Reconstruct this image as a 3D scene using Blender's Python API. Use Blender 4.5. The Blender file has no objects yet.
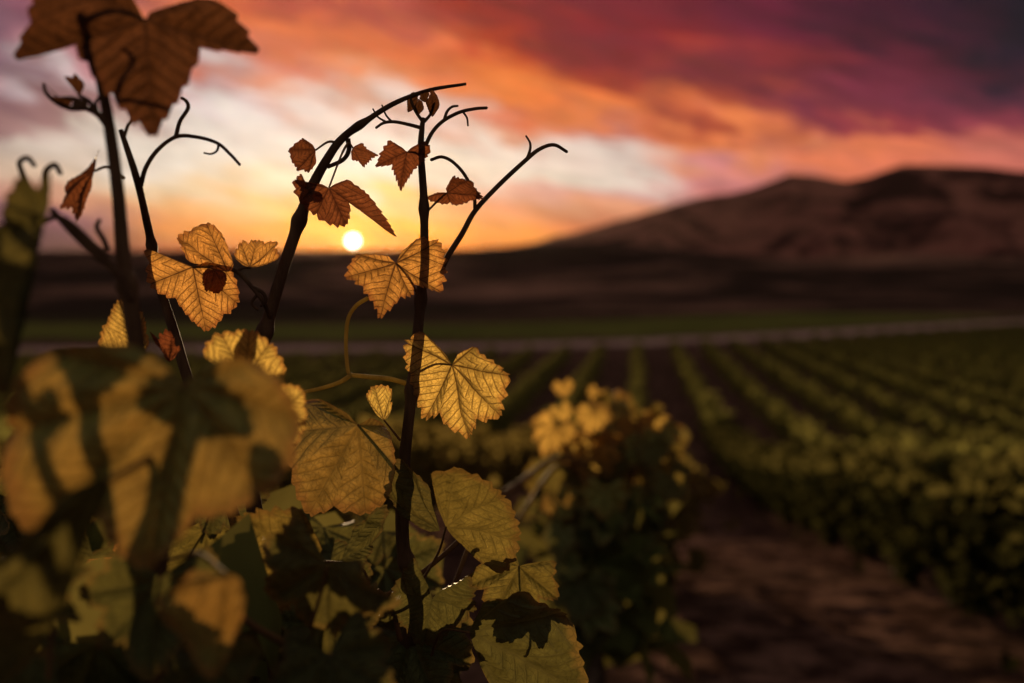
import bpy, math, random
import numpy as np
from mathutils import Vector, noise as mnoise

random.seed(7)
SC = bpy.context.scene
rad = math.radians
HAZE_D = 0.0000026

# ------------------------------------------------------------------ camera
F_PX = 995.0                      # focal length in pixels (35 mm on a 36 mm sensor, 1024 px wide)
CX, CY = 512.0, 341.5
PITCH = math.atan(59.5 / F_PX)    # looking slightly down
CAM_Z = 1.7
cam_data = bpy.data.cameras.new('camera')
cam = bpy.data.objects.new('camera', cam_data)
SC.collection.objects.link(cam)
cam.location = (0, 0, CAM_Z)
cam.rotation_euler = (math.pi / 2 - PITCH, 0, 0)
cam_data.lens = 35.0
cam_data.sensor_width = 36.0
cam_data.clip_start = 0.02
cam_data.clip_end = 30000
cam_data.dof.use_dof = True
cam_data.dof.focus_distance = 0.89
cam_data.dof.aperture_fstop = 2.8
SC.camera = cam

CP, SP = math.cos(PITCH), math.sin(PITCH)


def P(px, py, d):
    """point at depth d (metres) seen towards a direction of the photograph"""
    x = (px - CX) / F_PX * d
    y = -(py - CY) / F_PX * d
    return np.array([x, d * CP + y * SP, CAM_Z + y * CP - d * SP])


def azel(px, py):
    v = P(px, py, 1.0) - np.array([0, 0, CAM_Z])
    v /= np.linalg.norm(v)
    return math.degrees(math.atan2(v[0], v[1])), math.degrees(math.asin(v[2]))


# ------------------------------------------------------------------ sky and sun
SUN_AZ, SUN_EL = azel(353, 241)


def srgb(r, g, b):
    f = lambda c: (c / 255 / 12.92) if c / 255 <= .04045 else ((c / 255 + .055) / 1.055) ** 2.4
    return (f(r), f(g), f(b))


class NT:
    """tiny helper for building node trees"""
    def __init__(self, tree):
        self.t = tree
        self.n = tree.nodes
        self.l = tree.links

    def new(self, typ, **kw):
        nd = self.n.new(typ)
        for k, v in kw.items():
            setattr(nd, k, v)
        return nd

    def put(self, sock, v):
        if isinstance(v, bpy.types.NodeSocket):
            self.l.new(v, sock)
        elif v is not None:
            if hasattr(sock.default_value, '__len__') and len(sock.default_value) == 4 and len(v) == 3:
                v = tuple(v) + (1,)
            sock.default_value = v

    def m(self, op, a, b=None, c=None):
        nd = self.new('ShaderNodeMath', operation=op)
        for i, v in enumerate((a, b, c)):
            if v is not None:
                self.put(nd.inputs[i], v)
        return nd.outputs[0]

    def vm(self, op, a, b=None):
        nd = self.new('ShaderNodeVectorMath', operation=op)
        self.put(nd.inputs[0], a)
        if b is not None:
            self.put(nd.inputs[1], b)
        return nd.outputs['Value'] if op in ('DOT_PRODUCT', 'LENGTH', 'DISTANCE') else nd.outputs[0]

    def ss(self, x, a, b, lo=0., hi=1., kind='SMOOTHSTEP'):
        nd = self.new('ShaderNodeMapRange', interpolation_type=kind)
        for i, v in enumerate((x, a, b, lo, hi)):
            self.put(nd.inputs[i], v)
        return nd.outputs[0]

    def mix(self, f, a, b, blend='MIX'):
        nd = self.new('ShaderNodeMix', data_type='RGBA', blend_type=blend)
        self.put(nd.inputs[0], f)
        self.put(nd.inputs[6], a)
        self.put(nd.inputs[7], b)
        return nd.outputs[2]

    def noise(self, vec, scale, detail=4, rough=.55, dist=0., col=False):
        nd = self.new('ShaderNodeTexNoise')
        self.put(nd.inputs['Vector'], vec)
        nd.inputs['Scale'].default_value = scale
        nd.inputs['Detail'].default_value = detail
        nd.inputs['Roughness'].default_value = rough
        nd.inputs['Distortion'].default_value = dist
        return nd.outputs['Color' if col else 'Fac']

    def comb(self, x, y, z=0.):
        nd = self.new('ShaderNodeCombineXYZ')
        for i, v in enumerate((x, y, z)):
            self.put(nd.inputs[i], v)
        return nd.outputs[0]

    def sep(self, v):
        nd = self.new('ShaderNodeSeparateXYZ')
        self.put(nd.inputs[0], v)
        return nd.outputs

    def ramp(self, f, stops, interp='EASE'):
        nd = self.new('ShaderNodeValToRGB')
        cr = nd.color_ramp
        cr.interpolation = interp
        while len(cr.elements) < len(stops):
            cr.elements.new(0.5)
        for e, (p, c) in zip(cr.elements, stops):
            e.position = p
            e.color = tuple(c) + (1,)
        self.put(nd.inputs[0], f)
        return nd.outputs[0]


world = bpy.data.worlds.new('World')
SC.world = world
world.use_nodes = True
W = NT(world.node_tree)
W.n.clear()
wout = W.new('ShaderNodeOutputWorld')
tc = W.new('ShaderNodeTexCoord').outputs['Generated']
sx, sy, sz = W.sep(tc)[:3]
az = W.m('MULTIPLY', W.m('ARCTAN2', sx, sy), 57.2958)
el = W.m('MULTIPLY', W.m('ARCSINE', sz), 57.2958)
# wisps: the cloud field is displaced by stretched noise
wv = W.comb(W.m('ADD', W.m('MULTIPLY', az, .085), W.m('MULTIPLY', el, .08)), W.m('ADD', W.m('MULTIPLY', el, .23), W.m('MULTIPLY', az, .035)))
wn = W.sep(W.noise(wv, 1.0, 5, .6, .4, col=True))
wn2 = W.sep(W.noise(wv, 2.6, 4, .6, .6, col=True))
damp = W.ss(el, 0., 9.0)
offa = W.m('ADD', W.m('MULTIPLY', W.m('SUBTRACT', wn[0], .5), 15.), W.m('MULTIPLY', W.m('SUBTRACT', wn2[0], .5), 12.))
offe = W.m('ADD', W.m('MULTIPLY', W.m('SUBTRACT', wn[1], .5), 7.0), W.m('MULTIPLY', W.m('SUBTRACT', wn2[1], .5), 6.5))
az2 = W.m('ADD', az, W.m('MULTIPLY', offa, damp))
el2 = W.m('ADD', el, W.m('MULTIPLY', offe, damp))
EMAX = 40.0
elf = W.m('DIVIDE', el2, EMAX)
COLS = [
    (-60, [(0, (120, 90, 100)), (60, (110, 75, 95)), (110, (120, 85, 95)), (160, (150, 120, 125)), (230, (90, 60, 75)), (262, (60, 42, 55))]),
    (60, [(0, (132, 80, 92)), (30, (135, 84, 100)), (62, (185, 130, 135)), (84, (205, 185, 185)), (105, (150, 110, 112)), (125, (150, 112, 112)), (140, (205, 188, 175)),
          (168, (212, 185, 162)), (196, (196, 135, 115)), (215, (130, 85, 100)), (235, (90, 60, 78)), (258, (58, 38, 52))]),
    (200, [(0, (215, 108, 75)), (30, (235, 130, 88)), (62, (205, 120, 105)), (78, (190, 150, 150)), (92, (222, 208, 205)), (120, (228, 218, 208)), (160, (230, 220, 206)),
           (188, (230, 202, 165)), (206, (230, 168, 115)), (228, (225, 140, 80)), (250, (170, 85, 60))]),
    (370, [(0, (175, 80, 72)), (30, (225, 118, 82)), (60, (215, 112, 80)), (80, (228, 135, 95)), (98, (218, 165, 145)), (112, (228, 205, 195)), (145, (234, 222, 208)), (180, (234, 220, 196)),
           (207, (242, 198, 128)), (225, (254, 180, 70)), (245, (250, 140, 45))]),
    (500, [(0, (140, 45, 45)), (30, (175, 62, 48)), (55, (228, 118, 70)), (85, (238, 132, 78)), (105, (205, 105, 80)), (122, (215, 150, 125)), (138, (230, 210, 195)), (172, (232, 215, 195)),
           (190, (220, 165, 145)), (210, (222, 145, 110)), (232, (240, 150, 80)), (250, (225, 120, 65))]),
    (610, [(0, (118, 38, 50)), (40, (125, 36, 46)), (65, (165, 62, 50)), (88, (235, 125, 78)), (108, (232, 130, 85)), (128, (190, 110, 100)), (148, (222, 200, 190)), (172, (225, 208, 195)),
           (186, (205, 150, 145)), (205, (215, 150, 120)), (226, (205, 115, 90))]),
    (720, [(0, (100, 32, 52)), (50, (140, 52, 58)), (80, (118, 44, 54)), (105, (175, 78, 62)), (128, (232, 132, 88)), (150, (228, 140, 105)), (168, (205, 130, 130)), (190, (195, 120, 120)), (230, (200, 110, 95))]),
    (850, [(0, (60, 22, 40)), (55, (92, 34, 50)), (110, (120, 48, 66)), (135, (150, 62, 70)), (152, (228, 128, 95)), (172, (222, 125, 98)), (230, (190, 100, 90))]),
    (1024, [(0, (26, 18, 30)), (60, (38, 22, 38)), (95, (80, 38, 55)), (128, (140, 62, 76)), (150, (195, 105, 95)), (170, (210, 120, 105)), (230, (170, 90, 90))]),
    (1250, [(0, (30, 24, 40)), (80, (55, 32, 50)), (140, (105, 52, 68)), (200, (140, 75, 80))]),
]
col = None
prev = None
for px, stops in COLS:
    st = []
    for y, c in stops:
        e = azel(px if 0 <= px <= 1024 else min(max(px, 0), 1024), y)[1]
        st.append((max(0.0, e / EMAX), srgb(*c)))
    st.sort(key=lambda s: s[0])
    top = st[-1][1]
    st.append((.62, tuple(.55 * a + .45 * b for a, b in zip(top, srgb(70, 45, 62)))))
    st.append((1.0, srgb(58, 46, 66)))
    r = W.ramp(elf, st)
    a = azel(px, 150)[0]
    if col is None:
        col = r
    else:
        col = W.mix(W.ss(az2, prev, a), col, r)
    prev = a
# the rest of the sky, away from the sunset, is a warm grey brightened to fill the shade
front = W.ss(sy, -.2, .55)
col = W.mix(front, srgb(142, 129, 116), col)
# fine cloud streaks
streak = W.ss(W.noise(W.comb(W.m('ADD', W.m('MULTIPLY', az, .16), W.m('MULTIPLY', el, .2)), W.m('ADD', W.m('MULTIPLY', el, .48), W.m('MULTIPLY', az, .07))), 1.8, 7, .65, .5), .3, .72, .78, 1.20)
col = W.mix(1.0, col, W.comb(streak, streak, streak), 'MULTIPLY')
hs = W.new('ShaderNodeHueSaturation')
hs.inputs['Saturation'].default_value = 1.05
hs.inputs['Value'].default_value = .96
W.put(hs.inputs['Color'], col)
col = hs.outputs[0]
# sun disc and its aureole
sd = (math.sin(rad(SUN_AZ)) * math.cos(rad(SUN_EL)), math.cos(rad(SUN_AZ)) * math.cos(rad(SUN_EL)), math.sin(rad(SUN_EL)))
ang = W.m('MULTIPLY', W.m('ARCCOSINE', W.vm('DOT_PRODUCT', tc, sd)), 57.2958)
disc = W.ss(ang, .26, .34, 1.0, 0.0)
glow = W.m('POWER', W.ss(ang, 0.0, 5.5, 1.0, 0.0, 'LINEAR'), 3.0)
glow2 = W.m('POWER', W.ss(ang, 0.0, 1.8, 1.0, 0.0, 'LINEAR'), 2.0)
col = W.mix(1.0, col, W.vm('MULTIPLY', W.comb(glow, glow, glow), (.03, .012, .0)), 'ADD')
col = W.mix(1.0, col, W.vm('MULTIPLY', W.comb(glow2, glow2, glow2), (.5, .36, .06)), 'ADD')
col = W.mix(disc, col, (9.0, 8.0, 6.0))
bg = W.new('ShaderNodeBackground')
W.put(bg.inputs[0], col)
bg.inputs[1].default_value = 1.0
nish = W.new('ShaderNodeTexSky', sky_type='NISHITA')
nish.sun_disc = False
nish.sun_elevation = rad(SUN_EL)
nish.sun_rotation = rad(SUN_AZ)
nish.altitude = 200
bg2 = W.new('ShaderNodeBackground')
W.put(bg2.inputs[0], nish.outputs[0])
bg2.inputs[1].default_value = 0.004
addw = W.new('ShaderNodeAddShader')
W.l.new(bg.outputs[0], addw.inputs[0])
W.l.new(bg2.outputs[0], addw.inputs[1])
W.l.new(addw.outputs[0], wout.inputs[0])
world.cycles.sampling_method = 'MANUAL'
world.cycles.sample_map_resolution = 1024

sun_data = bpy.data.lights.new('sun', 'SUN')
sun_data.energy = 4.6
sun_data.angle = rad(.5)
sun_data.color = (1.0, .68, .36)
sun = bpy.data.objects.new('sun', sun_data)
SC.collection.objects.link(sun)
sun.rotation_euler = Vector(sd).to_track_quat('Z', 'Y').to_euler()
sun.location = (0, 0, 20)

SC.view_settings.view_transform = 'Standard'
SC.view_settings.look = 'None'
SC.view_settings.exposure = 0.0
SC.view_settings.gamma = 1.0
SC.render.engine = 'CYCLES'
SC.cycles.use_denoising = True
SC.cycles.max_bounces = 6
SC.cycles.diffuse_bounces = 3
SC.cycles.transmission_bounces = 3
SC.cycles.transparent_max_bounces = 4
SC.cycles.sample_clamp_indirect = 4.0
SC.cycles.caustics_reflective = False
SC.cycles.caustics_refractive = False

# ------------------------------------------------------------------ materials
def principled(name):
    mt = bpy.data.materials.new(name)
    mt.use_nodes = True
    t = NT(mt.node_tree)
    return mt, t, t.n['Principled BSDF'], t.n['Material Output']


def leaf_material(name, refl, trans, vein, edge, rough=.5, tfac=.62, veinstr=.9, spots=.4):
    mt, t, bs, out = principled(name)
    uv = t.new('ShaderNodeUVMap', uv_map='st').outputs[0]
    ab = t.new('ShaderNodeUVMap', uv_map='ab').outputs[0]
    ro = t.new('ShaderNodeUVMap', uv_map='ro').outputs[0]
    info = t.new('ShaderNodeObjectInfo').outputs['Random']
    wob = t.m('MULTIPLY', t.m('SUBTRACT', t.noise(ab, 3.0, 3), .5), .12)
    s, tt = t.sep(uv)[:2]
    rho = t.sep(ro)[0]
    at = t.m('ABSOLUTE', t.m('ADD', tt, t.m('MULTIPLY', t.m('SUBTRACT', t.noise(ab, 5.0, 2), .5), .025)))
    sg = t.m('SIGN', tt)
    w1 = t.ss(s, 0., 1.1, .030, .009, 'LINEAR')
    m1 = t.ss(at, t.m('MULTIPLY', w1, .35), w1, 1., 0.)
    SPC = .155
    q = t.m('DIVIDE', t.m('ADD', t.m('ADD', t.m('SUBTRACT', s, t.m('MULTIPLY', at, .80)), t.m('MULTIPLY', sg, .035)), wob), SPC)
    fr = t.m('ABSOLUTE', t.m('SUBTRACT', t.m('FRACT', q), .5))
    dist = t.m('MULTIPLY', t.m('SUBTRACT', .5, fr), SPC)
    m2 = t.ss(dist, .004, .021, 1., 0.)
    vo = t.new('ShaderNodeTexVoronoi', feature='DISTANCE_TO_EDGE')
    t.put(vo.inputs['Vector'], ab)
    vo.inputs['Scale'].default_value = 15
    m3 = t.ss(vo.outputs['Distance'], .0, .09, 1., 0.)
    vmask = t.m('MAXIMUM', m1, t.m('MAXIMUM', t.m('MULTIPLY', m2, .8), t.m('MULTIPLY', m3, .48)))
    halo = t.m('MULTIPLY', t.ss(at, .0, .085, 1., 0.), .55)
    vmask = t.m('MAXIMUM', vmask, halo)
    mott = t.noise(ab, 4.5, 5, .65)
    mott2 = t.noise(ab, 28, 3, .7)
    var = t.m('ADD', t.m('MULTIPLY', t.m('SUBTRACT', mott, .5), 1.9), t.m('MULTIPLY', t.m('SUBTRACT', mott2, .5), .7))
    var = t.m('ADD', var, 1.0)
    hue = t.m('MULTIPLY', info, .35)
    edgef = t.m('MULTIPLY', t.ss(t.m('ADD', rho, t.m('MULTIPLY', t.m('SUBTRACT', mott, .5), .35)), .84, 1.0), .75)
    spot = t.m('MULTIPLY', t.ss(mott, .62, .72), spots)

    def shade(c):
        k = t.mix(hue, c, tuple(np.array(c) * np.array((1.12, .78, .7))))
        k = t.mix(1.0, k, t.comb(var, var, var), 'MULTIPLY')
        k = t.mix(t.m('MAXIMUM', edgef, spot), k, edge)
        return t.mix(t.m('MULTIPLY', vmask, veinstr), k, vein)
    rc = shade(refl)
    tcol = shade(trans)
    t.put(bs.inputs['Base Color'], rc)
    bs.inputs['Roughness'].default_value = rough
    bs.inputs['Specular IOR Level'].default_value = .35
    bmp = t.new('ShaderNodeBump')
    bmp.inputs['Strength'].default_value = .55
    bmp.inputs['Distance'].default_value = .0022
    h = t.m('ADD', t.m('MULTIPLY', vmask, 1.0), t.m('ADD', t.m('MULTIPLY', mott2, .5), t.m('MULTIPLY', dist, -6.)))
    t.put(bmp.inputs['Height'], h)
    t.l.new(bmp.outputs[0], bs.inputs['Normal'])
    tr = t.new('ShaderNodeBsdfTranslucent')
    t.put(tr.inputs[0], tcol)
    t.l.new(bmp.outputs[0], tr.inputs['Normal'])
    mx = t.new('ShaderNodeMixShader')
    mx.inputs[0].default_value = tfac
    t.l.new(bs.outputs[0], mx.inputs[1])
    t.l.new(tr.outputs[0], mx.inputs[2])
    t.l.new(mx.outputs[0], out.inputs[0])
    return mt


def simple_leaf(name, refl, trans, tfac=.5):
    mt, t, bs, out = principled(name)
    pos = t.new('ShaderNodeNewGeometry').outputs['Position']
    n1 = t.noise(pos, 9.0, 3, .6)
    n2 = t.noise(pos, 1.3, 2)
    f = t.m('ADD', t.m('MULTIPLY', n1, 1.1), t.m('MULTIPLY', n2, .9))
    c1 = t.mix(1.0, refl, t.comb(f, f, f), 'MULTIPLY')
    c2 = t.mix(1.0, trans, t.comb(f, f, f), 'MULTIPLY')
    t.put(bs.inputs['Base Color'], c1)
    bs.inputs['Roughness'].default_value = .5
    bs.inputs['Specular IOR Level'].default_value = 0.
    tr = t.new('ShaderNodeBsdfTranslucent')
    t.put(tr.inputs[0], c2)
    mx = t.new('ShaderNodeMixShader')
    mx.inputs[0].default_value = tfac
    t.l.new(bs.outputs[0], mx.inputs[1])
    t.l.new(tr.outputs[0], mx.inputs[2])
    t.l.new(mx.outputs[0], out.inputs[0])
    return mt


def stem_material(name, c1, c2, scale=60, tfac=.0):
    mt, t, bs, out = principled(name)
    pos = t.new('ShaderNodeTexCoord').outputs['Object']
    n = t.noise(t.vm('MULTIPLY', pos, (1, 1, .18)), scale, 5, .65)
    c = t.mix(t.ss(n, .35, .68), c1, c2)
    t.put(bs.inputs['Base Color'], c)
    bs.inputs['Roughness'].default_value = .7
    bs.inputs['Specular IOR Level'].default_value = .10
    bmp = t.new('ShaderNodeBump')
    bmp.inputs['Strength'].default_value = .5
    bmp.inputs['Distance'].default_value = .001
    t.put(bmp.inputs['Height'], n)
    t.l.new(bmp.outputs[0], bs.inputs['Normal'])
    if tfac:
        tr = t.new('ShaderNodeBsdfTranslucent')
        t.put(tr.inputs[0], c)
        mx = t.new('ShaderNodeMixShader')
        mx.inputs[0].default_value = tfac
        t.l.new(bs.outputs[0], mx.inputs[1])
        t.l.new(tr.outputs[0], mx.inputs[2])
        t.l.new(mx.outputs[0], out.inputs[0])
    return mt


M = {
    'skirt': leaf_material('shaded_leaf', (.14, .17, .06), (.13, .12, .03), (.08, .08, .03), (.2, .12, .04), veinstr=.5, spots=.3, tfac=.4),
    'umber': leaf_material('umber_leaf', (.032, .014, .007), (.095, .036, .013), (.02, .008, .004), (.09, .03, .012), veinstr=.8, spots=.3),
    'young': leaf_material('young_leaf', (.055, .022, .010), (.28, .092, .032), (.05, .014, .008), (.16, .04, .015), veinstr=.85, spots=.3, tfac=.55),
    'heart': leaf_material('broad_leaf', (.17, .22, .06), (.35, .20, .042), (.07, .05, .015), (.25, .11, .03), veinstr=.5, spots=.3, tfac=.42),
    'gold': leaf_material('golden_leaf', (.09, .075, .02), (.86, .60, .135), (.07, .032, .007), (.42, .17, .04), veinstr=.92, spots=.25),
    'amber': leaf_material('amber_leaf', (.09, .05, .016), (.84, .42, .10), (.055, .018, .006), (.32, .10, .03), veinstr=.9, spots=.3),
    'olive': leaf_material('olive_leaf', (.10, .13, .04), (.19, .145, .03), (.08, .06, .015), (.16, .08, .02), veinstr=.6, spots=.3, rough=.45),
    'green': leaf_material('green_leaf', (.09, .12, .042), (.09, .082, .02), (.07, .06, .02), (.20, .12, .03), veinstr=.6, spots=.3, rough=.42),
    'dark': leaf_material('dark_leaf', (.085, .11, .04), (.10, .088, .022), (.04, .04, .015), (.09, .05, .015), veinstr=.55, spots=.3, rough=.45),
    'stem': stem_material('shoot_bark', (.04, .02, .012), (.09, .05, .03)),
    'petiole': stem_material('petiole_skin', (.11, .055, .03), (.18, .10, .045), 90, .3),
    'tendril': stem_material('tendril_skin', (.34, .25, .08), (.50, .38, .12), 90, .6),
    'bark': stem_material('old_bark', (.03, .02, .015), (.085, .06, .045), 25),
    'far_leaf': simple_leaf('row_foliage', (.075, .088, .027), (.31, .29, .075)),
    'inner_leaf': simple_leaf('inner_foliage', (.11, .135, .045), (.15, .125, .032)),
    'lane_top': simple_leaf('sunlit_lane_foliage', (.045, .05, .018), (.12, .105, .03)),  # paler tops of the lane row: sunlight put into the leaf colour
    'lane_leaf': simple_leaf('shaded_lane_foliage', (.018, .022, .009), (.030, .029, .009)),  # darkened body of the lane row: its shade put into the leaf colour
    'mid_leaf': simple_leaf('vine_foliage', (.045, .045, .016), (.28, .21, .055), .5),
}

# ------------------------------------------------------------------ object helpers
def link(name, me, parent=None, mats=()):
    o = bpy.data.objects.new(name, me)
    SC.collection.objects.link(o)
    for m_ in mats:
        me.materials.append(m_)
    if parent is not None:
        o.parent = parent
    return o


def empty(name, loc, label, cat, group=None, kind=None):
    o = bpy.data.objects.new(name, None)
    o.empty_display_size = .1
    SC.collection.objects.link(o)
    o.location = Vector([float(v) for v in loc])
    o['label'] = label
    o['category'] = cat
    if group:
        o['group'] = group
    if kind:
        o['kind'] = kind
    return o


def mesh_np(name, V, Fq, smooth=True, mat_idx=None, uvs=None):
    """V: (n,3) float, Fq: (m,4) or (m,3) int (a list of such arrays is allowed)"""
    me = bpy.data.meshes.new(name)
    Fl = Fq if isinstance(Fq, list) else [Fq]
    V = np.asarray(V, np.float32)
    loops = np.concatenate([f.ravel() for f in Fl]).astype(np.int32)
    sizes = np.concatenate([np.full(len(f), f.shape[1]) for f in Fl]).astype(np.int32)
    starts = np.concatenate([[0], np.cumsum(sizes)[:-1]]).astype(np.int32)
    me.vertices.add(len(V))
    me.vertices.foreach_set('co', V.ravel())
    me.loops.add(len(loops))
    me.loops.foreach_set('vertex_index', loops)
    me.polygons.add(len(sizes))
    me.polygons.foreach_set('loop_start', starts)
    me.polygons.foreach_set('loop_total', sizes)
    if mat_idx is not None:
        me.polygons.foreach_set('material_index', np.asarray(mat_idx, np.int32))
    if uvs:
        for k, arr in uvs.items():
            lay = me.uv_layers.new(name=k)
            lay.data.foreach_set('uv', np.asarray(arr, np.float32).ravel())
    me.update(calc_edges=True)
    if smooth:
        me.polygons.foreach_set('use_smooth', np.ones(len(sizes), bool))
    return me


def spline(pts, n):
    """Catmull-Rom through pts (k,dim)"""
    p = np.asarray(pts, float)
    p = np.vstack([2 * p[0] - p[1], p, 2 * p[-1] - p[-2]])
    out = []
    segs = len(p) - 3
    for i in range(segs):
        a, b, c, d = p[i:i + 4]
        for k in range(n):
            t = k / n
            out.append(.5 * ((2 * b) + (-a + c) * t + (2 * a - 5 * b + 4 * c - d) * t * t + (-a + 3 * b - 3 * c + d) * t ** 3))
    out.append(p[-2])
    return np.array(out)


def tube(pts, radii, sides=10, n=8, nodes=0, rng=None, wob=0.0):
    """tapered tube along a spline -> V, F"""
    pr = np.hstack([np.asarray(pts, float), np.asarray(radii, float)[:, None]])
    s = spline(pr, n * (3 if nodes else 1))
    C, R = s[:, :3], np.maximum(s[:, 3], 1e-4)
    L = np.concatenate([[0], np.cumsum(np.linalg.norm(np.diff(C, axis=0), axis=1))])
    if nodes:
        for k in range(1, nodes + 1):
            at_ = L[-1] * k / (nodes + 1)
            R = R * (1 + .42 * np.exp(-((L - at_) / (R.mean() * 1.3)) ** 2))
    if rng is not None and wob:
        C = C + np.array([[rng.uniform(-wob, wob) for _ in range(3)] for _ in C])
    T = np.gradient(C, axis=0)
    T /= np.linalg.norm(T, axis=1)[:, None] + 1e-12
    up = np.array([0.31, .93, .2])
    N = np.cross(T, up)
    N /= np.linalg.norm(N, axis=1)[:, None] + 1e-12
    B = np.cross(T, N)
    a = np.linspace(0, 2 * np.pi, sides, endpoint=False)
    if nodes:
        R = R * .88
    V = (C[:, None] + (R[:, None] * (1 + (.07 * np.sin(a * 3 + 1)[None, :] + .05 * np.sin(a * 5 + L[:, None] * 40) if nodes else 0 * a[None, :])))[..., None] * (np.cos(a)[None, :, None] * N[:, None] + np.sin(a)[None, :, None] * B[:, None]))
    m = len(C)
    V = V.reshape(-1, 3)
    i, j = np.meshgrid(np.arange(m - 1), np.arange(sides), indexing='ij')
    j2 = (j + 1) % sides
    Fq = np.stack([i * sides + j, i * sides + j2, (i + 1) * sides + j2, (i + 1) * sides + j], -1).reshape(-1, 4)
    V = np.vstack([V, C[0] - T[0] * R[0] * .3, C[-1] + T[-1] * R[-1] * .8])
    c0, c1 = len(V) - 2, len(V) - 1
    j = np.arange(sides)
    F3 = np.vstack([np.stack([np.full(sides, c0), (j + 1) % sides, j], -1),
                    np.stack([np.full(sides, c1), (m - 1) * sides + j, (m - 1) * sides + (j + 1) % sides], -1)])
    return V, Fq, F3


def tube_obj(name, specs, mat, parent, root):
    """specs: list of (pts, radii, nodes) merged into one mesh"""
    Vs, Fqs, F3s, off = [], [], [], 0
    for sp in specs:
        pts, radii = sp[0], sp[1]
        V, Fq, F3 = tube(pts, radii, nodes=sp[2] if len(sp) > 2 else 0)
        Vs.append(V)
        Fqs.append(Fq + off)
        F3s.append(F3 + off)
        off += len(V)
    V = np.vstack(Vs) - root
    return link(name, mesh_np(name, V, [np.vstack(Fqs), np.vstack(F3s)]), parent, [mat])


def px_tube(path, depth=None):
    """path of (px, py, depth, radius_px)"""
    pts = [P(a[0], a[1], a[2]) for a in path]
    radii = [a[3] / F_PX * a[2] for a in path]
    return pts, radii


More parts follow.
